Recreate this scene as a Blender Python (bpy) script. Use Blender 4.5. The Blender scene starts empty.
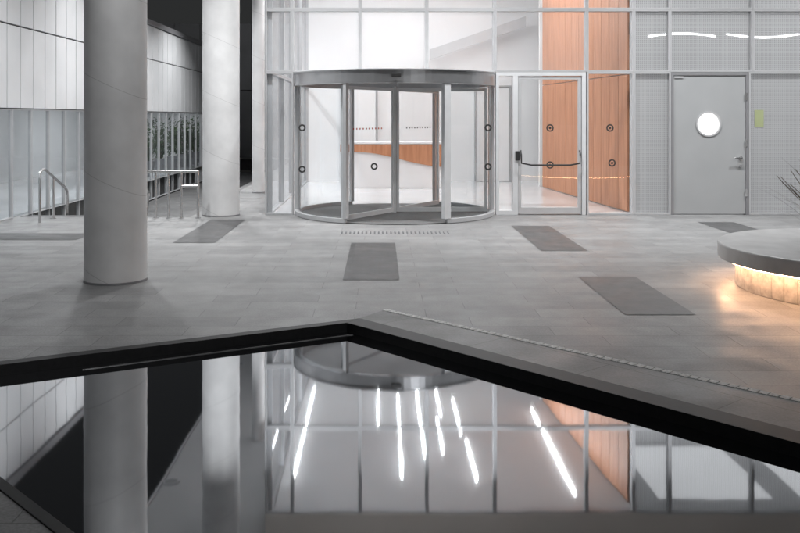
import bpy, math, random
from mathutils import Vector
from mathutils.geometry import tessellate_polygon
random.seed(4)
sc=bpy.context.scene
COL=sc.collection
WL={}
F=900.0; EYE=1.58; YF=14.5
def fx(px,Y=YF): return (px-380)*Y/F
def fz(py,Y=YF): return EYE-(py-117)*Y/F

# ---------------------------------------------------------------- materials
def newmat(n):
    m=bpy.data.materials.new(n); m.use_nodes=True
    nt=m.node_tree; nt.nodes.clear()
    o=nt.nodes.new('ShaderNodeOutputMaterial')
    return m,nt,o
def N(nt,t,**k):
    n=nt.nodes.new(t)
    for a,b in k.items(): setattr(n,a,b)
    return n
def plain(name,col,rough=.5,metal=0,var=.12,scale=3.0,bump=0.0,bscale=60,spec=.5):
    m,nt,o=newmat(name)
    b=N(nt,'ShaderNodeBsdfPrincipled'); b.inputs['Roughness'].default_value=rough; b.inputs['Metallic'].default_value=metal
    b.inputs['Specular IOR Level'].default_value=spec
    tc=N(nt,'ShaderNodeTexCoord')
    no=N(nt,'ShaderNodeTexNoise'); no.inputs['Scale'].default_value=scale; no.inputs['Detail'].default_value=6
    nt.links.new(tc.outputs['Object'],no.inputs['Vector'])
    mr=N(nt,'ShaderNodeMapRange'); mr.inputs['From Min'].default_value=.3; mr.inputs['From Max'].default_value=.7
    mr.inputs['To Min'].default_value=1-var; mr.inputs['To Max'].default_value=1+var
    nt.links.new(no.outputs['Fac'],mr.inputs['Value'])
    mx=N(nt,'ShaderNodeVectorMath',operation='SCALE'); mx.inputs[0].default_value=col
    nt.links.new(mr.outputs[0],mx.inputs['Scale'])
    nt.links.new(mx.outputs[0],b.inputs['Base Color'])
    if bump:
        n2=N(nt,'ShaderNodeTexNoise'); n2.inputs['Scale'].default_value=bscale; n2.inputs['Detail'].default_value=4
        nt.links.new(tc.outputs['Object'],n2.inputs['Vector'])
        bp=N(nt,'ShaderNodeBump'); bp.inputs['Strength'].default_value=bump; bp.inputs['Distance'].default_value=.01
        nt.links.new(n2.outputs['Fac'],bp.inputs['Height']); nt.links.new(bp.outputs[0],b.inputs['Normal'])
    nt.links.new(b.outputs[0],o.inputs['Surface'])
    return m
def emis(name,col,s):
    m,nt,o=newmat(name); e=N(nt,'ShaderNodeEmission'); e.inputs['Color'].default_value=(*col,1); e.inputs['Strength'].default_value=s
    nt.links.new(e.outputs[0],o.inputs['Surface']); return m
def fres(nt):
    fr=N(nt,'ShaderNodeFresnel'); ge=N(nt,'ShaderNodeNewGeometry')
    r=N(nt,'ShaderNodeMapRange'); r.inputs['To Min'].default_value=1.45; r.inputs['To Max'].default_value=1/1.45
    nt.links.new(ge.outputs['Backfacing'],r.inputs['Value']); nt.links.new(r.outputs[0],fr.inputs['IOR'])
    return fr
def glass(name,tint=(.96,.975,.98),frost=0.0,frostcol=(.88,.9,.92)):
    m,nt,o=newmat(name)
    t=N(nt,'ShaderNodeBsdfTransparent'); t.inputs['Color'].default_value=(*tint,1)
    g=N(nt,'ShaderNodeBsdfGlossy'); g.inputs['Roughness'].default_value=.01
    fr=fres(nt)
    base=t
    if frost:
        tl=N(nt,'ShaderNodeBsdfTranslucent'); tl.inputs['Color'].default_value=(*frostcol,1)
        df=N(nt,'ShaderNodeBsdfDiffuse'); df.inputs['Color'].default_value=(*frostcol,1)
        a=N(nt,'ShaderNodeMixShader'); a.inputs[0].default_value=.2
        nt.links.new(tl.outputs[0],a.inputs[1]); nt.links.new(df.outputs[0],a.inputs[2])
        c=N(nt,'ShaderNodeMixShader'); c.inputs[0].default_value=frost
        nt.links.new(t.outputs[0],c.inputs[1]); nt.links.new(a.outputs[0],c.inputs[2])
        base=c
    mx=N(nt,'ShaderNodeMixShader')
    nt.links.new(fr.outputs[0],mx.inputs[0]); nt.links.new(base.outputs[0],mx.inputs[1]); nt.links.new(g.outputs[0],mx.inputs[2])
    nt.links.new(mx.outputs[0],o.inputs['Surface']); return m
def frit(name,col=(.5,.52,.53),open_=.35,diff=.45):
    m,nt,o=newmat(name)
    tc=N(nt,'ShaderNodeTexCoord')
    sx=N(nt,'ShaderNodeSeparateXYZ'); nt.links.new(tc.outputs['Object'],sx.inputs[0])
    fs=[]
    for ax in ('X','Z'):
        mu=N(nt,'ShaderNodeMath',operation='MULTIPLY'); mu.inputs[1].default_value=32
        nt.links.new(sx.outputs[ax],mu.inputs[0])
        fr=N(nt,'ShaderNodeMath',operation='FRACT'); nt.links.new(mu.outputs[0],fr.inputs[0])
        gt=N(nt,'ShaderNodeMath',operation='GREATER_THAN'); gt.inputs[1].default_value=.3; nt.links.new(fr.outputs[0],gt.inputs[0])
        fs.append(gt)
    mm=N(nt,'ShaderNodeMath',operation='MULTIPLY'); nt.links.new(fs[0].outputs[0],mm.inputs[0]); nt.links.new(fs[1].outputs[0],mm.inputs[1])
    m2=N(nt,'ShaderNodeMath',operation='MULTIPLY'); m2.inputs[1].default_value=open_; nt.links.new(mm.outputs[0],m2.inputs[0])
    t=N(nt,'ShaderNodeBsdfTransparent')
    tl=N(nt,'ShaderNodeBsdfTranslucent'); tl.inputs['Color'].default_value=(*col,1)
    df=N(nt,'ShaderNodeBsdfDiffuse'); df.inputs['Color'].default_value=(*col,1)
    a=N(nt,'ShaderNodeMixShader'); a.inputs[0].default_value=diff
    nt.links.new(tl.outputs[0],a.inputs[1]); nt.links.new(df.outputs[0],a.inputs[2])
    c=N(nt,'ShaderNodeMixShader'); nt.links.new(m2.outputs[0],c.inputs[0])
    nt.links.new(a.outputs[0],c.inputs[1]); nt.links.new(t.outputs[0],c.inputs[2])
    g=N(nt,'ShaderNodeBsdfGlossy'); g.inputs['Roughness'].default_value=.03
    fr=fres(nt)
    mx=N(nt,'ShaderNodeMixShader'); nt.links.new(fr.outputs[0],mx.inputs[0]); nt.links.new(c.outputs[0],mx.inputs[1]); nt.links.new(g.outputs[0],mx.inputs[2])
    nt.links.new(mx.outputs[0],o.inputs['Surface']); return m
def paving(name,c1,c2,mortar,bw,bh,rough=.5,rot=0,loc=(0,0,0),big=.25,off=.5,ms=.004):
    m,nt,o=newmat(name)
    b=N(nt,'ShaderNodeBsdfPrincipled')
    ge=N(nt,'ShaderNodeNewGeometry')
    mp=N(nt,'ShaderNodeMapping'); mp.inputs['Rotation'].default_value=(0,0,rot); mp.inputs['Location'].default_value=loc
    nt.links.new(ge.outputs['Position'],mp.inputs['Vector'])
    br=N(nt,'ShaderNodeTexBrick'); br.offset=off; br.inputs['Scale'].default_value=1
    br.inputs['Brick Width'].default_value=bw; br.inputs['Row Height'].default_value=bh
    br.inputs['Mortar Size'].default_value=ms; br.inputs['Mortar Smooth'].default_value=.3
    br.inputs['Color1'].default_value=(*c1,1); br.inputs['Color2'].default_value=(*c2,1); br.inputs['Mortar'].default_value=(*mortar,1)
    nt.links.new(mp.outputs[0],br.inputs['Vector'])
    def noise(s,lo,hi,d=6):
        n=N(nt,'ShaderNodeTexNoise'); n.inputs['Scale'].default_value=s; n.inputs['Detail'].default_value=d
        nt.links.new(ge.outputs['Position'],n.inputs['Vector'])
        r=N(nt,'ShaderNodeMapRange'); r.inputs['From Min'].default_value=.3; r.inputs['From Max'].default_value=.7
        r.inputs['To Min'].default_value=lo; r.inputs['To Max'].default_value=hi
        nt.links.new(n.outputs['Fac'],r.inputs['Value']); return r
    a=noise(.5,1-big,1+big); c=noise(70,.8,1.2,3); d=noise(5,.88,1.12)
    q=N(nt,'ShaderNodeMath',operation='MULTIPLY'); nt.links.new(a.outputs[0],q.inputs[0]); nt.links.new(c.outputs[0],q.inputs[1])
    q2=N(nt,'ShaderNodeMath',operation='MULTIPLY'); nt.links.new(q.outputs[0],q2.inputs[0]); nt.links.new(d.outputs[0],q2.inputs[1])
    v=N(nt,'ShaderNodeVectorMath',operation='SCALE'); nt.links.new(br.outputs['Color'],v.inputs[0]); nt.links.new(q2.outputs[0],v.inputs['Scale'])
    nt.links.new(v.outputs[0],b.inputs['Base Color'])
    r=noise(2.2,rough-.1,rough+.12); nt.links.new(r.outputs[0],b.inputs['Roughness'])
    bp=N(nt,'ShaderNodeBump'); bp.inputs['Strength'].default_value=.5; bp.inputs['Distance'].default_value=.004; bp.invert=True
    nt.links.new(br.outputs['Fac'],bp.inputs['Height'])
    bp2=N(nt,'ShaderNodeBump'); bp2.inputs['Strength'].default_value=.25; bp2.inputs['Distance'].default_value=.004
    nt.links.new(c.outputs[0],bp2.inputs['Height']); nt.links.new(bp.outputs[0],bp2.inputs['Normal'])
    nt.links.new(bp2.outputs[0],b.inputs['Normal'])
    nt.links.new(b.outputs[0],o.inputs['Surface']); return m

M={}
M['pave']=paving('paving stone',(.225,.225,.225),(.17,.17,.171),(.1,.1,.1),.9,.3,.45,0,(.2,.1,0),.1,.37,.0035)
M['dark']=paving('dark granite',(.062,.062,.063),(.052,.052,.053),(.04,.04,.04),2,2,.45,0,(0.3,.3,0),.2)
M['coping']=paving('coping stone',(.12,.12,.12),(.095,.095,.096),(.045,.045,.045),.9,1.6,.45,math.radians(50),(.3,0,0),.15)
M['black']=plain('black granite',(.008,.008,.009),.5,var=.3,scale=30,spec=.25)
M['alu']=plain('brushed aluminium',(.48,.485,.495),.42,.2,.05,8)
M['band']=plain('satin metal band',(.42,.425,.435),.28,.75,.06,6)
M['silver']=plain('satin silver frame',(.6,.61,.62),.4,0,.04,8)
M['alud']=plain('dark anodised metal',(.24,.24,.25),.45,.2,.05,8)
M['steel']=plain('stainless steel',(.62,.62,.62),.22,1,.05,20)
M['white']=plain('white plaster',(.84,.84,.845),.6,0,.03,1.5)
M['wfloor']=plain('white polished floor',(.74,.74,.75),.12,0,.05,1)
M['ceil']=plain('ceiling',(.66,.66,.66),.7,0,.03,1)
M['soffit']=plain('soffit panel',(.46,.46,.46),.6,0,.05,1)
M['warmband']=plain('spandrel panel',(.8,.74,.68),.5,0,.05,1)
M['rubber']=plain('black rubber',(.02,.02,.02),.6)
M['mat']=plain('entrance mat',(.11,.11,.11),.8,var=.3,scale=50,bump=.5,bscale=120)
M['greydoor']=plain('grey door paint',(.36,.37,.375),.4,0,.04,2)
M['clad']=plain('white glazed cladding',(.62,.63,.64),.3,0,.08,.9)
M['cladback']=plain('cladding backing',(.05,.05,.05),.8)
M['rear']=plain('rear cladding',(.16,.165,.17),.5,0,.2,.7)
M['soil']=plain('soil',(.05,.04,.03),.95,0,.4,20,bump=.8,bscale=30)
M['leaf']=plain('dry grass leaf',(.07,.06,.04),.5,0,.4,6)
M['green']=plain('green leaf',(.06,.11,.045),.5,0,.5,6)
M['stem']=plain('woody stem',(.14,.1,.07),.8,0,.3,20)
M['stone']=plain('planter cladding',(.42,.4,.38),.6,0,.3,14,bump=.4,bscale=40)
M['joint']=plain('stone joint mortar',(.2,.18,.16),.8,0,.1,14)
M['ptop']=plain('planter coping',(.5,.498,.495),.4,0,.14,4,bump=.2,bscale=90)
M['notice']=plain('notice sheet',(.36,.4,.22),.5)
M['sticker']=plain('sticker black',(.03,.03,.03),.5)
M['red']=plain('sticker red',(.5,.08,.04),.5)
M['grav']=plain('light slot grille',(.5,.5,.49),.6,0,.35,60)
M['glass']=glass('clear glass')
M['glassl']=glass('wing glass',(.8,.84,.86),.1,(.68,.7,.71))
M['frost1']=glass('faintly hazy glass',(.95,.97,.98),.05)
M['frost2']=glass('lightly frosted glass',(.95,.96,.97),.13)
M['frost3']=glass('hazy upper glass',(.94,.95,.96),.26,(.84,.86,.88))
M['frit']=frit('fritted mesh glass',(.43,.435,.44),.35)
M['fritu']=frit('fritted upper glass',(.38,.385,.39),.5)
M['strip']=emis('led strip',(.98,.99,1),90)
M['strips']=emis('reflected streak glow',(.97,.985,1),16)
M['panel']=emis('side room fill panel',(.98,.99,1),2.4)
M['wingled']=emis('wing led strip',(.97,.985,1),62)
M['warm']=emis('warm led',(1,.56,.31),62)
M['port']=emis('lit porthole',(1,.99,.97),1.6)

def wood():
    m,nt,o=newmat('orange timber')
    b=N(nt,'ShaderNodeBsdfPrincipled'); b.inputs['Roughness'].default_value=.45
    tc=N(nt,'ShaderNodeTexCoord'); mp=N(nt,'ShaderNodeMapping'); mp.inputs['Scale'].default_value=(9,9,.7)
    nt.links.new(tc.outputs['Object'],mp.inputs['Vector'])
    n=N(nt,'ShaderNodeTexNoise'); n.inputs['Scale'].default_value=2; n.inputs['Detail'].default_value=8
    nt.links.new(mp.outputs[0],n.inputs['Vector'])
    r=N(nt,'ShaderNodeValToRGB'); r.color_ramp.elements[0].position=.35; r.color_ramp.elements[1].position=.7
    r.color_ramp.elements[0].color=(.42,.175,.085,1); r.color_ramp.elements[1].color=(.56,.26,.14,1)
    nt.links.new(n.outputs['Fac'],r.inputs[0]); nt.links.new(r.outputs[0],b.inputs['Base Color'])
    nt.links.new(b.outputs[0],o.inputs['Surface']); return m
M['wood']=wood()
def colmat():
    m,nt,o=newmat('column concrete')
    b=N(nt,'ShaderNodeBsdfPrincipled'); b.inputs['Roughness'].default_value=.5
    tc=N(nt,'ShaderNodeTexCoord')
    n=N(nt,'ShaderNodeTexNoise'); n.inputs['Scale'].default_value=2.5; n.inputs['Detail'].default_value=8
    nt.links.new(tc.outputs['Object'],n.inputs['Vector'])
    s=N(nt,'ShaderNodeSeparateXYZ'); nt.links.new(tc.outputs['Object'],s.inputs[0])
    a=N(nt,'ShaderNodeMath',operation='MULTIPLY_ADD'); a.inputs[1].default_value=.45; nt.links.new(s.outputs['X'],a.inputs[0]); nt.links.new(s.outputs['Z'],a.inputs[2])
    d=N(nt,'ShaderNodeMath',operation='DIVIDE'); d.inputs[1].default_value=.93; nt.links.new(a.outputs[0],d.inputs[0])
    f=N(nt,'ShaderNodeMath',operation='FRACT'); nt.links.new(d.outputs[0],f.inputs[0])
    l=N(nt,'ShaderNodeMath',operation='LESS_THAN'); l.inputs[1].default_value=.007; nt.links.new(f.outputs[0],l.inputs[0])
    r=N(nt,'ShaderNodeMapRange'); r.inputs['From Min'].default_value=.3; r.inputs['From Max'].default_value=.7; r.inputs['To Min'].default_value=.58; r.inputs['To Max'].default_value=.72
    nt.links.new(n.outputs['Fac'],r.inputs['Value'])
    q=N(nt,'ShaderNodeMath',operation='MULTIPLY_ADD'); q.inputs[1].default_value=-.18; nt.links.new(l.outputs[0],q.inputs[0]); nt.links.new(r.outputs[0],q.inputs[2])
    c=N(nt,'ShaderNodeCombineColor')
    for i in range(3): nt.links.new(q.outputs[0],c.inputs[i])
    nt.links.new(c.outputs[0],b.inputs['Base Color']); nt.links.new(b.outputs[0],o.inputs['Surface']); return m
M['col']=colmat()
def water():
    m,nt,o=newmat('still water')
    g=N(nt,'ShaderNodeBsdfGlossy'); g.inputs['Roughness'].default_value=.03; g.inputs['Color'].default_value=(.7,.715,.735,1)
    d=N(nt,'ShaderNodeBsdfDiffuse'); d.inputs['Color'].default_value=(.008,.008,.009,1)
    lw=N(nt,'ShaderNodeLayerWeight'); lw.inputs['Blend'].default_value=.6
    r=N(nt,'ShaderNodeMapRange'); r.inputs['To Min'].default_value=.3; r.inputs['To Max'].default_value=1.0
    nt.links.new(lw.outputs['Facing'],r.inputs['Value'])
    ge=N(nt,'ShaderNodeNewGeometry'); mp=N(nt,'ShaderNodeMapping'); mp.inputs['Scale'].default_value=(1.4,.7,1)
    nt.links.new(ge.outputs['Position'],mp.inputs['Vector'])
    n=N(nt,'ShaderNodeTexNoise'); n.inputs['Scale'].default_value=2.2; n.inputs['Detail'].default_value=2
    nt.links.new(mp.outputs[0],n.inputs['Vector'])
    bp=N(nt,'ShaderNodeBump'); bp.inputs['Strength'].default_value=.02; bp.inputs['Distance'].default_value=.02
    nt.links.new(n.outputs['Fac'],bp.inputs['Height']); nt.links.new(bp.outputs[0],g.inputs['Normal'])
    mx=N(nt,'ShaderNodeMixShader'); nt.links.new(r.outputs[0],mx.inputs[0]); nt.links.new(d.outputs[0],mx.inputs[1]); nt.links.new(g.outputs[0],mx.inputs[2])
    nt.links.new(mx.outputs[0],o.inputs['Surface']); return m
M['water']=water()

# ---------------------------------------------------------------- mesh builder
class MB:
    def __init__(s): s.v=[]; s.f=[]; s.sm=[]
    def add(s,vs,fs,smooth=False):
        b=len(s.v); s.v+= [tuple(v) for v in vs]
        for f in fs: s.f.append([i+b for i in f]); s.sm.append(smooth)
        return s
    def box(s,x0,x1,y0,y1,z0,z1):
        v=[(x0,y0,z0),(x1,y0,z0),(x1,y1,z0),(x0,y1,z0),(x0,y0,z1),(x1,y0,z1),(x1,y1,z1),(x0,y1,z1)]
        return s.add(v,[(0,3,2,1),(4,5,6,7),(0,1,5,4),(1,2,6,5),(2,3,7,6),(3,0,4,7)])
    def seg(s,p,q,t,z0,z1,off=0):
        d=Vector((q[0]-p[0],q[1]-p[1])); d.normalize(); n=Vector((-d.y,d.x))
        a=[Vector(p)+n*(off-t/2),Vector(q)+n*(off-t/2),Vector(q)+n*(off+t/2),Vector(p)+n*(off+t/2)]
        return s.prism([(c.x,c.y) for c in a],z0,z1)
    def prism(s,pts,z0,z1):
        n=len(pts)
        ar=sum(pts[i][0]*pts[(i+1)%n][1]-pts[(i+1)%n][0]*pts[i][1] for i in range(n))
        if ar<0: pts=list(reversed(pts))
        v=[(x,y,z0) for x,y in pts]+[(x,y,z1) for x,y in pts]
        f=[tuple(reversed(range(n))),tuple(range(n,2*n))]+[(i,(i+1)%n,(i+1)%n+n,i+n) for i in range(n)]
        return s.add(v,f)
    def cyl(s,cx,cy,z0,z1,r,n=32,r1=None):
        r1=r if r1 is None else r1
        v=[(cx+r*math.cos(2*math.pi*i/n),cy+r*math.sin(2*math.pi*i/n),z0) for i in range(n)]+[(cx+r1*math.cos(2*math.pi*i/n),cy+r1*math.sin(2*math.pi*i/n),z1) for i in range(n)]
        s.add(v,[(i,(i+1)%n,(i+1)%n+n,i+n) for i in range(n)],True)
        s.add(v[:n],[tuple(reversed(range(n)))]); s.add(v[n:],[tuple(range(n))]); return s
    def ydisc(s,cx,y0,y1,cz,r,n=24,ri=0):
        if ri==0:
            v=[(cx+r*math.cos(2*math.pi*i/n),y0,cz+r*math.sin(2*math.pi*i/n)) for i in range(n)]+[(cx+r*math.cos(2*math.pi*i/n),y1,cz+r*math.sin(2*math.pi*i/n)) for i in range(n)]
            s.add(v,[tuple(range(n)),tuple(reversed(range(n,2*n)))]+[(i,i+n,(i+1)%n+n,(i+1)%n) for i in range(n)])
        else:
            v=[]
            for y,rr in ((y0,r),(y0,ri),(y1,ri),(y1,r)):
                v+=[(cx+rr*math.cos(2*math.pi*i/n),y,cz+rr*math.sin(2*math.pi*i/n)) for i in range(n)]
            s.add(v,[(a*n+i,a*n+(i+1)%n,((a+1)%4)*n+(i+1)%n,((a+1)%4)*n+i) for a in range(4) for i in range(n)])
        return s
    def arc(s,cx,cy,r0,r1,a0,a1,z0,z1,n=24):
        full=abs(a1-a0)>=359.9
        P=[]
        for i in range(n+1):
            a=math.radians(a0+(a1-a0)*i/n); c,d=math.sin(a),-math.cos(a)
            P.append([(cx+r0*c,cy+r0*d,z0),(cx+r1*c,cy+r1*d,z0),(cx+r1*c,cy+r1*d,z1),(cx+r0*c,cy+r0*d,z1)])
        v=[p for q in P for p in q]
        f=[]
        for i in range(n):
            for k in range(4):
                f.append((4*i+k,4*i+4+k,4*i+4+(k+1)%4,4*i+(k+1)%4)[::-1])
        s.add(v,f)
        if not full: s.add(P[0]+P[-1],[(3,2,1,0),(4,5,6,7)])
        return s
    def sheetarc(s,cx,cy,r,a0,a1,z0,z1,n=24):
        v=[]
        for i in range(n+1):
            a=math.radians(a0+(a1-a0)*i/n); v+=[(cx+r*math.sin(a),cy-r*math.cos(a),z0),(cx+r*math.sin(a),cy-r*math.cos(a),z1)]
        return s.add(v,[(2*i,2*i+2,2*i+3,2*i+1) for i in range(n)],True)
    def tube(s,pts,r,n=10,r1=None):
        pts=[Vector(p) for p in pts]; rings=[]; m=len(pts)
        for i,p in enumerate(pts):
            d=(pts[min(i+1,m-1)]-pts[max(i-1,0)]).normalized()
            up=Vector((0,0,1)) if abs(d.z)<.95 else Vector((1,0,0))
            a=d.cross(up).normalized(); b=d.cross(a).normalized()
            rr=r if r1 is None else r+(r1-r)*i/(m-1)
            rings.append([p+a*rr*math.cos(2*math.pi*k/n)+b*rr*math.sin(2*math.pi*k/n) for k in range(n)])
        v=[q for g in rings for q in g]
        f=[(i*n+k,i*n+(k+1)%n,(i+1)*n+(k+1)%n,(i+1)*n+k) for i in range(m-1) for k in range(n)]
        s.add(v,f,True); s.add(rings[0],[tuple(range(n))]); s.add(rings[-1],[tuple(reversed(range(n)))]); return s
    def make(s,name,mat,parent=None,bevel=0,mats=None,fm=None,**props):
        xs=[v[0] for v in s.v]; ys=[v[1] for v in s.v]; zs=[v[2] for v in s.v]
        o=Vector(((min(xs)+max(xs))/2,(min(ys)+max(ys))/2,min(zs)))
        me=bpy.data.meshes.new(name); me.from_pydata([Vector(v)-o for v in s.v],[],s.f); me.update()
        for p,b in zip(me.polygons,s.sm): p.use_smooth=b
        for mm in ([mat] if mats is None else mats): me.materials.append(M[mm])
        ob=bpy.data.objects.new(name,me); COL.objects.link(ob)
        WL[ob.name]=o
        if parent: ob.parent=parent; ob.location=o-WL[parent.name]
        else: ob.location=o
        if bevel:
            bm=ob.modifiers.new('Bevel','BEVEL'); bm.width=bevel; bm.segments=2; bm.limit_method='ANGLE'
        for k,v in props.items(): ob[k]=v
        return ob
def empty(name,loc,label,cat,parent=None,**p):
    e=bpy.data.objects.new(name,None); COL.objects.link(e); e.empty_display_size=.2
    WL[e.name]=Vector(loc)
    if parent: e.parent=parent; e.location=Vector(loc)-WL[parent.name]
    else:
        e.location=loc; e['label']=label; e['category']=cat
    for k,v in p.items(): e[k]=v
    return e

# ---------------------------------------------------------------- ground
W=.065
PA=(-3.14,5.43); PB=(-.16,7.04); PC=(4.83,1.45); PD=(1.37,.67)
pool=[PA,PB,PC,PD]
court=[(-5.68,14.2),(-3.0,14.2),(-3.0,34),(-5.68,34)]
outer=[(-150,-150),(150,-150),(150,200),(-150,200)]
def holed(name,outer,holes,z,mat,**p):
    loops=[[Vector((x,y,0)) for x,y in l] for l in [outer]+holes]
    tris=tessellate_polygon(loops); vs=[(v.x,v.y,z) for l in loops for v in l]
    fs=[]
    for t in tris:
        a,b,c=[Vector(vs[i]) for i in t]
        fs.append(tuple(t) if (b-a).cross(c-a).z>0 else tuple(reversed(t)))
    return MB().add(vs,fs).make(name,mat,**p)
holed('ground',outer,[pool,court],0,'pave',kind='structure')
MB().box(-5.68,-3.0,14.2,34,-.62,-.5).make('path','coping',kind='structure')
st=MB()
for i in range(3):
    st.box(-5.68,-3.9,14.2+i*.3+.001,14.2+(i+1)*.3,-.499,-.004-.14*(i)-.0)
st.make('steps','coping',kind='structure')
MB().box(-3.9,-3.003,14.203,14.35,-.499,-.006).box(-3.15,-3.003,14.35,33.9,-.499,-.006).make('retaining_wall','coping',label='low stone retaining wall beside the sunken path',category='wall')

def inset(poly,d):
    c=Vector((sum(p[0] for p in poly)/4,sum(p[1] for p in poly)/4)); n=len(poly); L=[]
    ds=d if isinstance(d,(list,tuple)) else [d]*n
    for i in range(n):
        a=Vector(poly[i]); b=Vector(poly[(i+1)%n]); e=(b-a).normalized(); nn=Vector((e.y,-e.x))
        if nn.dot(a-c)<0: nn=-nn
        L.append((a+nn*ds[i],e))
    out=[]
    for i in range(n):
        p,e=L[i-1]; q,g=L[i]
        den=e.x*g.y-e.y*g.x; t=((q.x-p.x)*g.y-(q.y-p.y)*g.x)/den
        r=p+e*t; out.append((r.x,r.y))
    return out
RIM=[.09,.17,.09,.05]
basin=empty('pool_basin',(0.7,3.6,-.5),'sunken black granite basin of the reflecting pool','pool')
w=MB(); o1=inset(pool,.004); i1=inset(pool,[-r for r in RIM])
for i in range(4):
    w.prism([o1[i],o1[(i+1)%4],i1[(i+1)%4],i1[i]],-.5,.006)
w.make('basin_wall','black',basin,bevel=.002)
MB().prism(inset(pool,-.04),-.55,-.502).make('basin_floor','black',basin)
iw=inset(pool,[-r+.001 for r in RIM])
MB().add([(x,y,-W) for x,y in iw],[(3,2,1,0)]).make('water','water',kind='structure')
l0=inset(pool,-.20); a=Vector(l0[0]); b=Vector(l0[1]); dd=(b-a).normalized(); nn=Vector((-dd.y,dd.x))
A=a+dd*1.0; MB().prism([tuple(A),tuple(b),tuple(b+nn*.012),tuple(A+nn*.012)],-.3,-W+.004).make('overflow_lip','steel',basin)
def quad(a,b,c,d,z): return MB().add([(*a,z),(*b,z),(*c,z),(*d,z)],[(0,1,2,3) if ((b[0]-a[0])*(c[1]-a[1])-(b[1]-a[1])*(c[0]-a[0]))>0 else (3,2,1,0)])
s0=Vector((.016,7.33)); s1=Vector((3.9,3.35)); us=(s1-s0).normalized(); ns=Vector((-us.y,us.x))
if ns.x<0: ns=-ns
ob=inset(pool,.004)
quad(tuple(ob[1]),tuple(s0),tuple(s1),(ob[2][0]-.96,ob[2][1]+1.075),.004).make('pavement','coping',kind='structure')
gr=MB(); L=(s1-s0).length; t=0
while t<L:
    a=s0+us*t+ns*.004; b=s0+us*(t+.052)+ns*.004
    gr.prism([tuple(a),tuple(b),tuple(b+ns*.055),tuple(a+ns*.055)],.001,.007); t+=.06
gr.make('drain_grille','grav',label='pale slotted drain grille set in the paving',category='drain')
for (x0,x1,y0,y1) in [(-.36,.19,8.72,11.29),(1.9,2.45,10.61,13.05),(1.955,2.52,7.18,8.89),(-2.6,-2.07,11.29,13.8),(4.77,5.3,12.26,13.5),(-5.6,-3.9,11.55,12.2),(7.1,7.65,9,11.5)]:
    MB().add([(x0,y0,.004),(x1,y0,.004),(x1,y1,.004),(x0,y1,.004)],[(0,1,2,3)]).make('dark_paving','dark',kind='structure')
tt=MB()
for r in range(3):
    for c in range(27):
        x=fx(342,12.25)+c*.0555; y=12.15+r*.09
        tt.cyl(x,y,.001,.009,.013,8,.01)
tt.make('tactile_paving','alud',kind='structure')

# ---------------------------------------------------------------- columns
HC=5.02; HL=4.68
colz=HC
for i,(x,y,r) in enumerate([(-2.56,8.72,.295),(-2.56,14.5,.295),(-2.54,18.8,.13)]):
    mb=MB().cyl(x,y,.02,colz,r,72)
    c=mb.make('column','col')
    c['label']='slim white round column beside glass flank' if i==2 else 'thick round pale grey concrete column on the plaza'
    c['category']='column'
    MB().cyl(x,y,.001,.02,r+.006,64).make('column_base_joint','alud',c)
    if i<2: c['group']='columns under the canopy'

# ---------------------------------------------------------------- main building
bld=empty('glass_entrance_building',(4,18,0),'glass fronted lobby building with aluminium frames','building')
ZT=fz(72); ZU=fz(9.5); ZC=HL
def window(x0,x1,z0,z1,mat,y0=YF,y1=YF+.12,fw=.028,fm='alu',axis='x',par=None,bar=None):
    e=.0015
    def bx(m,a,b,c,d):
        if axis=='x': m.box(a,b,y0,y1,c,d)
        else: m.box(y0,y1,a,b,c,d)
    f=MB(); bx(f,x0+e,x0+fw,z0+e,z1-e); bx(f,x1-fw,x1-e,z0+e,z1-e); bx(f,x0+fw,x1-fw,z0+e,z0+fw); bx(f,x0+fw,x1-fw,z1-fw,z1-e)
    fo=f.make('window',fm,par or bld)
    ym=(y0+y1)/2
    a,b,c,d=x0+fw-.004,x1-fw+.004,z0+fw-.004,z1-fw+.004
    if axis=='x': q=[(a,ym,c),(b,ym,c),(b,ym,d),(a,ym,d)]
    else: q=[(ym,a,c),(ym,b,c),(ym,b,d),(ym,a,d)]
    MB().add(q,[(0,1,2,3)]).make('window_pane',mat,fo)
    return fo
up=[265,292,360,427,495,587,634,670,753,836,919,1002,1085]
for a,b in zip(up[:-1],up[1:]):
    if b<=495: mt='frost3'
    elif b<=587: mt='frost2'
    elif b<=634: mt='frost1'
    else: mt='fritu'
    window(fx(a),fx(b),ZT,ZU,mt)
    window(fx(a),fx(b),ZU,ZC,('frost2' if b<=587 else 'frost1') if b<=634 else 'fritu')
window(fx(265),fx(293.5),0.003,ZT,'frost2')
window(fx(587),fx(634),0.003,ZT,'glass')
window(fx(634),fx(671),0.003,ZT,'frit')
lo=[749,836,919,1002,1085]
for a,b in zip(lo[:-1],lo[1:]): window(fx(a),fx(b),0.003,ZT,'frit')
for k in range(4):
    y0=YF+.124+k*1.85
    window(y0,y0+1.85,0.003,ZT,'frost3',-1.853,-1.75,axis='y'); window(y0,y0+1.85,ZT,ZC,'frost3',-1.853,-1.75,axis='y')
XR=fx(1085)
YB=22.0
MB().box(fx(265),XR,YF-.02,YF+.12,HL+.002,HC-.002).box(fx(265),fx(265)+.1,YF+.121,YB,HL+.002,HC-.002).make('warm_lit_band','warmband',bld)  # added panel; the warm lit band under the roof is put into its colour
MB().box(-1.74,XR,YF+.13,YB,HL+.002,HL+.06).make('lobby_ceiling','ceil',bld)
MB().add([(-1.75,YF+.125,.006),(XR,YF+.125,.006),(XR,YB,.006),(-1.75,YB,.006)],[(0,1,2,3)]).make('lobby_floor','wfloor',bld)
MB().box(-1.85,XR,YB,YB+.2,.001,HC-.002).make('lobby_back_wall','white',bld)
MB().box(XR,XR+.2,YF,YB+.2,.001,HC-.002).make('end_wall','white',bld)
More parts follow.
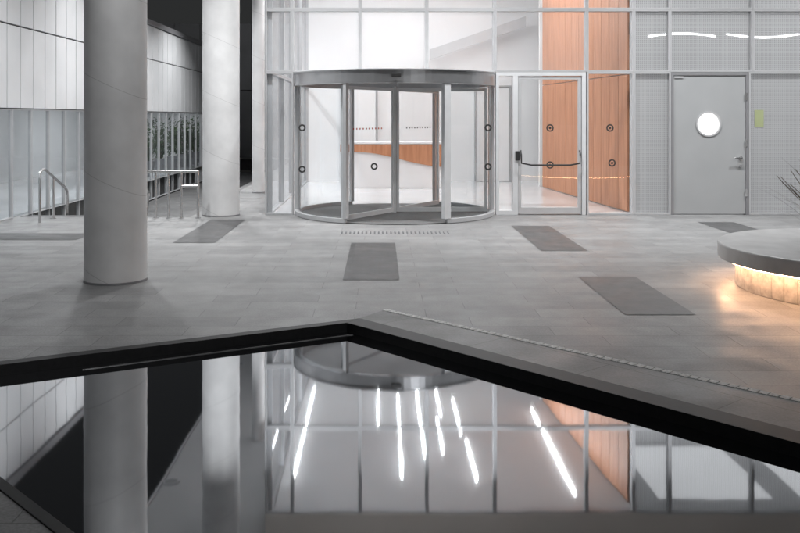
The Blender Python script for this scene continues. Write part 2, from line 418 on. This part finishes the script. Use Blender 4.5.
MB().box(-4.0,XR+.3,7.4,26,HC,HC+.5).make('roof','soffit',bld,bevel=.01)
fas=MB().box(-4.03,XR+.33,7.36,7.398,HC-.03,HC+.6).box(-4.04,-4.002,7.4,26,HC-.03,HC+.6)
fas.make('roof_fascia','alu',bld)
p=Vector((4.1,14.85)); q=Vector((3.66,20.2)); d=(q-p).normalized(); L=(q-p).length
tw=MB(); n=12
for i in range(n):
    a=p+d*(L*i/n+.006); b=p+d*(L*(i+1)/n-.006)
    for z0,z1 in ((.02,2.28),(2.295,HL-.03)):
        tw.seg(tuple(a),tuple(b),.03,z0,z1)
tw.make('timber_lining','wood',bld)
MB().seg(tuple(p),tuple(q),.08,.007,HL-.025,off=-.06).make('timber_backing','white',bld)
MB().box(3.6,4.4,20.3,20.4,.01,HL-.03).make('side_partition','white',bld)
MB().box(4.25,XR,17.6,17.7,.01,HL-.03).make('room_partition','white',bld)
gb=MB(); gv=[(1.2,2.95),(3.5,3.75),(3.5,4.0),(1.2,3.2)]
gb.add([(a,21.6,b) for a,b in gv]+[(a,21.7,b) for a,b in gv],[(0,1,2,3),(7,6,5,4)]+[(i,i+4,(i+1)%4+4,(i+1)%4) for i in range(4)])
gb.make('stair_string','alu',bld)
for x in (-.95,2.3):
    f=MB().box(x,x+.04,21.93,21.995,.01,2.35).box(x+.86,x+.9,21.93,21.995,.01,2.35).box(x+.04,x+.86,21.93,21.995,2.31,2.35)
    fo=f.make('inner_door','alu',bld)
    MB().box(x+.05,x+.85,21.96,21.99,.015,2.3).make('inner_door_leaf','white',fo)

# ---- revolving door
cx=fx(394.5,14.75); cy=14.75; R=1.6
ZB0=2.08; ZB1=2.285
rd=empty('revolving_door',(cx,cy,0),None,None,bld)
MB().arc(cx,cy,R-.07,R+.03,0,360,ZB0+.03,ZB1-.02,96).arc(cx,cy,R-.07,R+.045,0,360,ZB1-.019,ZB1,96).arc(cx,cy,R-.07,R+.04,0,360,ZB0,ZB0+.029,96).make('canopy_band','band',rd)
MB().cyl(cx,cy,ZB1-.03,ZB1-.002,R-.075,64).make('canopy_ceiling','ceil',rd)
MB().cyl(cx,cy,.007,.014,R-.02,72).make('floor_mat','mat',rd)
for a0,a1 in ((-92,-28),(28,92),(92.5,152),(-152,-92.5)):
    MB().arc(cx,cy,R-.05,R+.02,a0,a1,.008,.07,24).make('base_rail','alu',rd)
for a0,a1 in ((-90,-28),(28,90),(90,152),(-152,-90)):
    MB().sheetarc(cx,cy,R-.015,a0+1,a1-1,.07,ZB0).make('curved_glass','glass',rd)
for a in (-28,28,-90,90,152,-152):
    rr=R-.015; ar=math.radians(a); X=cx+rr*math.sin(ar); Y=cy-rr*math.cos(ar)
    t=.11 if a==28 else .055
    e=Vector((math.cos(ar),math.sin(ar)))
    MB().seg((X-e.x*t/2,Y-e.y*t/2),(X+e.x*t/2,Y+e.y*t/2),.09,.071,ZB0-.001).make('post','silver' if a==28 else 'alu',rd,bevel=.004)
MB().cyl(cx,cy,.015,ZB0,.03,24).make('center_shaft','silver',rd)
MB().box(cx-.07,cx+.07,cy-R-.08,cy-R-.046,ZB0+.08,ZB0+.14).make('motion_sensor','rubber',rd,bevel=.01)
for a in (-32,92,148):
    ar=math.radians(a); dx,dy=math.sin(ar),-math.cos(ar)
    def P(r): return (cx+dx*r,cy+dy*r)
    f=MB().seg(P(.035),P(.075),.03,.03,ZB0-.03).seg(P(R-.12),P(R-.08),.03,.03,ZB0-.03).seg(P(.075),P(R-.12),.03,.03,.1).seg(P(.075),P(R-.12),.03,ZB0-.08,ZB0-.03)
    wg=f.make('door_wing','silver',rd)
    g=P(.075);h=P(R-.12)
    pane=MB().add([(*g,.1),(*h,.1),(*h,ZB0-.08),(*g,ZB0-.08)],[(0,1,2,3)])
    pane.make('wing_glass','glass',rd)
    if a in(-32,148):
        for k in range(10):
            r=.4+k*.09; c=P(r)
            MB().seg((c[0]-dx*.012,c[1]-dy*.012),(c[0]+dx*.012,c[1]+dy*.012),.006,1.385,1.41).make('dot_marking','red' if a<0 else 'sticker',rd)

# ---- glazed side door
e0,e1=fx(496),fx(586)
gd=empty('glazed_entrance_door',((e0+e1)/2,YF,0),None,None,bld)
x_a,x_b,x_c=fx(513),fx(518),fx(582)
MB().box(e0,e0+.05,YF,YF+.12,.003,ZT-.003).box(x_a,x_b,YF,YF+.12,.003,ZT-.06).box(x_c,e1,YF,YF+.12,.003,ZT-.06).box(e0+.05,e1,YF,YF+.12,ZT-.06,ZT-.003).box(e0+.05,x_a,YF,YF+.12,.003,.07).make('door_frame','silver',gd)
MB().add([(e0+.05,YF+.06,.07),(x_a,YF+.06,.07),(x_a,YF+.06,ZT-.06),(e0+.05,YF+.06,ZT-.06)],[(0,1,2,3)]).make('sidelight_glass','glass',gd)
la,lb=x_b+.006,x_c-.006
MB().box(la,la+.05,YF+.02,YF+.08,.02,ZT-.07).box(lb-.05,lb,YF+.02,YF+.08,.02,ZT-.07).box(la+.05,lb-.05,YF+.02,YF+.08,.02,.12).box(la+.05,lb-.05,YF+.02,YF+.08,ZT-.12,ZT-.07).make('door_leaf','alu',gd)
MB().add([(la+.05,YF+.05,.12),(lb-.05,YF+.05,.12),(lb-.05,YF+.05,ZT-.12),(la+.05,YF+.05,ZT-.12)],[(0,1,2,3)]).make('door_glass','glass',gd)
hz=fz(163)
MB().tube([(la+.035,YF-.02,hz+.2),(la+.035,YF-.06,hz+.14),(la+.04,YF-.07,hz),(la+.2,YF-.075,hz-.03),(lb-.2,YF-.075,hz-.03),(lb-.04,YF-.07,hz),(lb-.035,YF-.06,hz+.14),(lb-.035,YF-.02,hz+.2)],.014).make('push_bar','rubber',gd)
MB().box(la-.05,la+.02,YF-.02,YF-.003,.88,1.03).make('card_reader','rubber',gd,bevel=.004)

# ---- grey service door with porthole
d0,d1=fx(671),fx(749)
sd=empty('service_door',((d0+d1)/2,YF,0),None,None,bld)
MB().box(d0+.002,d0+.045,YF,YF+.12,.003,ZT-.002).box(d1-.045,d1-.002,YF,YF+.12,.003,ZT-.002).box(d0+.045,d1-.045,YF,YF+.12,ZT-.05,ZT-.002).make('door_frame','alud',sd)
pc=(fx(709),fz(124)); pr=.185
def leaf_with_hole(x0,x1,z0,z1,y,cx_,cz_,r,n=40):
    outer=[Vector((x0,z0,0)),Vector((x1,z0,0)),Vector((x1,z1,0)),Vector((x0,z1,0))]
    hole=[Vector((cx_+r*math.cos(2*math.pi*i/n),cz_+r*math.sin(2*math.pi*i/n),0)) for i in range(n)]
    t=tessellate_polygon([outer,hole]); vs=[(v.x,y,v.y) for v in outer+hole]
    return MB().add(vs,[tuple(a) for a in t])
leaf_with_hole(d0+.05,d1-.05,.02,ZT-.055,YF+.02,pc[0],pc[1],pr).make('door_leaf','greydoor',sd)
MB().ydisc(pc[0],YF+.005,YF+.06,pc[1],pr+.02,40,pr-.003).make('porthole_rim','alu',sd)
MB().ydisc(pc[0],YF+.05,YF+.058,pc[1],pr-.004,40).make('porthole_glass','port',sd)
hx=fx(741)
MB().ydisc(hx,YF-.006,YF+.02,fz(158),.03,20).tube([(hx,YF-.005,fz(158)),(hx,YF-.05,fz(158)),(hx-.12,YF-.055,fz(158))],.012).make('door_handle','steel',sd)
MB().ydisc(hx,YF-.002,YF+.02,fz(166),.025,20).make('door_lock','steel',sd)
MB().box(d0+.06,d0+.2,YF+.005,YF+.018,ZT-.1,ZT-.07).make('door_closer','alu',sd)
for z in (.3,1.1,1.85):
    MB().box(d1-.06,d1-.03,YF-.01,YF-.001,z,z+.12).make('door_hinge','steel',sd)
MB().box(fx(756),fx(765),YF+.05,YF+.058,fz(127),fz(110)).make('notice','notice',bld)
for px,py,Y in [(550,128,YF+.045),(550,165,YF+.045),(610,128,YF+.055),(612,163,YF+.055)]:
    X=fx(px,Y); Z=fz(py,Y)
    g=MB().ydisc(X,Y-.004,Y-.001,Z,.06,24,.038).ydisc(X,Y-.004,Y-.001,Z,.02,16)
    g.make('glass_marker','sticker',bld)
for a,z in [(-66,1.41),(-66,.76),(66,1.41),(66,.8)]:
    ar=math.radians(a); rr=R-.005; X=cx+rr*math.sin(ar); Y=cy-rr*math.cos(ar)
    g=MB().ydisc(X,Y-.006,Y-.003,z,.055,24,.03); g.make('glass_marker','sticker',rd)
ar=math.radians(-32)
for r in (.62,):
    X=cx+math.sin(ar)*r; Y=cy-math.cos(ar)*r-.03
    MB().ydisc(X,Y-.006,Y-.003,.8,.055,24,.03).make('glass_marker','sticker',rd)

# lobby contents
desk=empty('reception_desk',(.2,20,0.006),'white reception desk with orange timber wedge front','desk')
x0,x1=-.86,1.42
MB().box(x0,x1,19.9,20.5,.008,.98).make('desk_body','white',desk,bevel=.01)
MB().box(x0-.02,x1+.02,19.85,20.52,.982,1.03).make('desk_top','white',desk,bevel=.005)
n=20; tv=[]
for i in range(n+1):
    t=i/n; X=x0-.015+(x1-x0+.03)*t
    s=max(0,(t-.15)/.85); zb=.81-.33*(s*s*(3-2*s))
    tv.append((X,zb,.975))
m=MB(); vs=[]
for X,b_,t_ in tv: vs+=[(X,19.86,b_),(X,19.86,t_),(X,19.89,b_),(X,19.89,t_)]
fs=[]
for i in range(n):
    k=4*i; fs+=[(k,k+4,k+5,k+1),(k+2,k+3,k+7,k+6),(k+1,k+5,k+7,k+3),(k,k+2,k+6,k+4)]
fs+=[(0,1,3,2),(4*n,4*n+2,4*n+3,4*n+1)]
m.add(vs,fs).make('desk_timber_front','wood',desk)
def strip(x,y0,y1,z=HL-.018,w=.024,mat='strip',x2=None,label='linear white ceiling light in the lobby',grp='ceiling light strips'):
    x2=x if x2 is None else x2
    h=MB().seg((x,y0),(x2,y1),w+.03,z,z+.015)
    ho=h.make('ceiling_light','alu',None,label=label,category='ceiling light',group=grp)
    MB().seg((x,y0+.01),(x2,y1-.01),w,z-.012,z-.001).make('light_diffuser',mat,ho)
for x,y0,y1 in [(-.04,18.6,21),(.4,17.8,20.6),(.39,15.9,17.6),(.85,16.5,20.9),(1.3,19.2,20.9),(1.2,17.1,19.0),(1.64,18.1,20.3),(1.7,15.8,17.7)]:
    strip(x,y0,y1)
strip(-1.53,15.6,21.2,w=.022); strip(3.3,15.2,19.6,w=.028)
for xs_,z_,am in [((4.8,6.0),3.02,.05),((6.2,7.5),3.06,-.06),((8.5,9.6),3.0,.05)]:  # glowing tubes added in place of light streaks reflected in the glass
    pts=[(xs_[0]+(xs_[1]-xs_[0])*i/12,16.1,z_+am*math.sin(math.pi*i/12)) for i in range(13)]
    ho=MB().tube([(a,b+.03,c+.03) for a,b,c in pts],.014,8).make('reflection_streak','alu',None,label='added glowing tube imitating a light streak reflected in mesh glass',category='ceiling light',group='imitated light reflections')
    MB().tube(pts,.014,8).make('light_diffuser','strips',ho)
for x,y0,y1 in [(5.6,15.0,17.4),(8.0,15.0,17.4),(10.4,15.0,17.4)]:  # unseen light panels added so the mesh glass looks lit from behind
    strip(x,y0,y1,w=1.9,mat='panel',label='unseen broad panel light added to brighten the side room',grp='added side room light panels')

def downlight(x,y,pw,z=HC,col=(.985,.99,1),grp='canopy downlights'):
    h=MB().arc(x,y,.12,.16,0,360,z-.02,z-.001,32).make('downlight','alu',None,label='unseen round recessed downlight under the canopy',category='downlight',group=grp)
    MB().cyl(x,y,z-.008,z-.002,.118,32).make('lamp_disc','alud',h)
    l=bpy.data.lights.new('downlight_lamp','AREA'); l.shape='DISK'; l.size=.22; l.energy=pw; l.color=col; l.spread=2.3
    lo=bpy.data.objects.new('downlight_lamp',l); COL.objects.link(lo); lo.parent=h
    lo.location=(0,0,-.004); WL[lo.name]=Vector((0,0,0))
for x,y,p in [(-1.2,12.6,125),(1.6,12.7,125),(4.4,12.7,120),(7.2,12.6,115),(-3.85,16.6,125),(-3.85,12.6,85),(-3.85,20.5,160),(-3.85,24.5,160),(-1.9,7.6,30)]:  # left row and front lamp are added, brightening wing cladding and near column
    downlight(x,y,p)

# ---------------------------------------------------------------- office wing
wing=empty('office_wing_building',(-8,20,0),'two tier office wing with white cladding panels above glazing','building')
XW=-5.7
cl=MB(); y=7.0; pw_=.52
while y<33.5:
    for z0,z1 in ((1.72,3.0),(3.025,3.84)):
        cl.box(XW-.05,XW,y+.013,y+pw_-.013,z0,z1)
    y+=pw_
cl.make('cladding','clad',wing,bevel=.004)
MB().box(XW-.2,XW-.055,7,33.6,1.71,3.85).make('cladding_backing','cladback',wing)
MB().box(-16,XW+.05,6.9,34.2,3.852,3.98).make('roof','alud',wing)
y=7.0
while y<33:
    window(y,y+.78,-.49 if y>14.0 else .003,1.705,'glassl',XW-.08,XW-.02,axis='y',par=wing,fm='alu',fw=.02); y+=.78
MB().box(-9.2,-9.0,7,33.8,-.5,3.84).make('inner_wall','white',wing)
MB().box(-9,XW-.13,33.6,33.8,-.5,3.84).make('far_wall','white',wing)
MB().box(-9,XW-.13,6.9,7,.0,3.84).make('near_wall','white',wing)
MB().box(-9,XW-.2,7,33.6,1.9,2.0).make('inner_ceiling','ceil',wing)
MB().box(-9,XW-.13,7,33.6,-.03,.012).make('inner_floor','wfloor',wing)
for k in range(4):
    strip(-7.2,11+k*6,14+k*6,1.88,.06,'wingled',None,'linear light in the office wing ceiling','office wing lights')
MB().box(-6.7,-6.2,13.3,13.9,.013,1.2).make('storage_cabinet','white',bevel=.01,label='white storage cabinet behind the wing glazing',category='cabinet')
def plant(x,y,seed):
    rnd=random.Random(seed)
    e=empty('potted_plant',(x,y,.013),'leafy green plant in a round pot behind office glazing','plant',group='potted plants along the glazing')
    MB().cyl(x,y,.014,.42,.16,20,.22).make('pot','alud',e)
    s=MB(); l=MB()
    for i in range(16):
        a=rnd.uniform(0,6.28); p=Vector((x,y,.41)); d=Vector((math.cos(a)*.25,math.sin(a)*.25,1)).normalized(); pts=[p.copy()]; LL=rnd.uniform(.5,1.15)
        for k in range(5):
            p=p+d*LL/5; d=(d+Vector((rnd.uniform(-.2,.2),rnd.uniform(-.2,.2),-.05))).normalized(); pts.append(p.copy())
            for _ in range(9):
                c=p+Vector([rnd.uniform(-.13,.13) for _ in range(3)]); dd=Vector([rnd.uniform(-1,1) for _ in range(3)]).normalized(); ss=dd.cross(Vector((rnd.random(),rnd.random(),1))).normalized(); q=rnd.uniform(.07,.14)
                l.add([c,c+dd*q*.5+ss*q*.22,c+dd*q,c+dd*q*.5-ss*q*.22],[(0,1,2,3)])
        s.tube(pts,.008,5,.003)
    s.make('stems','stem',e); l.make('foliage','green',e)
for k in range(7): plant(-6.15,22.2+k*1.5,k+3)

rb=empty('rear_building',(-1,37,0),'dark panelled building closing the far end','building')
r=MB()
for i in range(22):
    r.box(-14+i*1.0+.01,-14+i*1.0+.99,35,35.2,-.5,2.6); r.box(-14+i*1.0+.01,-14+i*1.0+.99,35,35.2,2.63,5.2)
r.make('cladding','rear',rb)
MB().box(-14,8,35.21,40,-.5,5.19).make('wall','cladback',rb)

# ---------------------------------------------------------------- handrails
def rail(paths,posts,label):
    e=MB()
    for p in paths: e.tube(p,.02,12)
    o=e.make('handrail','steel',label=label,category='handrail')
    for a,b in posts: MB().tube([a,b],.02,12).cyl(a[0],a[1],a[2]-.0,a[2]+.008,.045,16).make('post','steel',o)
X=-5.08
rail([[(X,13.44,.001),(X,13.44,.66),(X,13.46,.75),(X,13.54,.79),(X,13.66,.78),(X,14.52,.44),(X,14.61,.38),(X,14.63,.3),(X,14.63,-.27)]],[((X,14.0,.001),(X,14.0,.62))],'curved stainless handrail beside the short steps')
rail([[(-3.66,14.05,.73),(-2.84,14.05,.73)],[(-3.1,14.05,.5),(-2.84,14.05,.5)],[(-3.66,14.05,.73),(-3.78,14.1,.73),(-3.84,14.2,.71),(-3.84,15.0,.3)]],[((-3.5,14.05,.001),(-3.5,14.05,.72)),((-3.1,14.05,.001),(-3.1,14.05,.72)),((-3.3,14.05,.001),(-3.3,14.05,.72)),((-2.84,14.05,.001),(-2.84,14.05,.74)),((-3.93,14.95,-.499),(-3.84,14.95,.32))],'stainless guard rail at the edge of the drop')

# ---------------------------------------------------------------- planter
pcx,pcy=4.53,8.21
pl=empty('round_planter',(pcx,pcy,0),'round stone planter bench with warm light under its rim','planter')
n=56; b=MB()
for i in range(n):
    b.arc(pcx,pcy,1.1,1.2,i*360/n+.12,(i+1)*360/n-.12,.004,.24,2)
b.make('planter_wall','stone',pl)
MB().arc(pcx,pcy,1.0,1.192,0,360,.003,.238,90).make('planter_core','joint',pl)
MB().arc(pcx,pcy,.5,1.36,0,360,.255,.4,120).make('planter_rim','ptop',pl,bevel=.015)
MB().arc(pcx,pcy,1.3,1.315,0,360,.243,.254,90).make('light_strip','warm',pl)
MB().cyl(pcx,pcy,.2,.385,.498,48).make('soil','soil',pl)
shr=empty('ornamental_grass',(pcx,pcy,.385),'spiky arching ornamental grass growing in the round planter','plant')
sm=MB(); lf=MB()
for i in range(240):
    a=random.uniform(0,2*math.pi); r0=random.uniform(0,.42); p=Vector((pcx+r0*math.cos(a),pcy+r0*math.sin(a),.38))
    a+=random.uniform(-.5,.5)
    L=random.uniform(.5,1.08); el=random.uniform(.75,1.4); d=Vector((math.cos(a)*math.cos(el),math.sin(a)*math.cos(el),math.sin(el)))
    side=Vector((-math.sin(a),math.cos(a),0)); side=(side+Vector((random.uniform(-.6,.6),random.uniform(-.6,.6),0))).normalized(); K=7; vs=[]
    for k in range(K+1):
        ww=.008*(1-k/K)+.0015; vs+=[p-side*ww,p+side*ww]
        p=p+d*L/K; d=(d+Vector((math.cos(a)*.05,math.sin(a)*.05,-.09))).normalized()
    lf.add(vs,[(2*k,2*k+1,2*k+3,2*k+2) for k in range(K)])
for i in range(20):
    a=random.uniform(0,2*math.pi); p=Vector((pcx+.3*math.cos(a),pcy+.3*math.sin(a),.38)); el=random.uniform(.8,1.3)
    d=Vector((math.cos(a)*math.cos(el),math.sin(a)*math.cos(el),math.sin(el))); pts=[p]
    for k in range(6):
        p=p+d*.14; d=(d+Vector((random.uniform(-.1,.1),random.uniform(-.1,.1),-.04))).normalized(); pts.append(p)
    sm.tube(pts,.006,5,.003)
sm.make('stalks','stem',shr); lf.make('blades','leaf',shr)

# ---------------------------------------------------------------- world, front fill, camera
w_=bpy.data.worlds.new('World'); sc.world=w_; w_.use_nodes=True
nt=w_.node_tree; bg=nt.nodes['Background']
sky=nt.nodes.new('ShaderNodeTexSky'); sky.sky_type='NISHITA'; sky.sun_disc=False
sky.sun_elevation=math.radians(24); sky.sun_rotation=math.radians(158)
hs=nt.nodes.new('ShaderNodeHueSaturation'); hs.inputs['Saturation'].default_value=.15
nt.links.new(sky.outputs[0],hs.inputs['Color']); nt.links.new(hs.outputs[0],bg.inputs['Color']); bg.inputs['Strength'].default_value=.0035
sl=bpy.data.lights.new('front_fill','SUN'); sl.energy=.42; sl.angle=math.radians(18); sl.color=(.98,.985,1)  # sun lamp added as weak front fill for columns and frames
so=bpy.data.objects.new('front_fill',sl); COL.objects.link(so); so.rotation_euler=(math.radians(70),0,math.radians(22)); so.location=(0,0,30)
cam=bpy.data.cameras.new('camera'); co=bpy.data.objects.new('camera',cam); COL.objects.link(co)
co.location=(0,0,EYE); co.rotation_euler=(math.radians(90),0,0)
cam.sensor_width=36; cam.lens=40.5; cam.shift_x=.025; cam.shift_y=-149.5/800; cam.clip_end=600; cam.clip_start=.05
sc.camera=co
sc.view_settings.view_transform='Standard'; sc.view_settings.look='None'; sc.view_settings.exposure=0
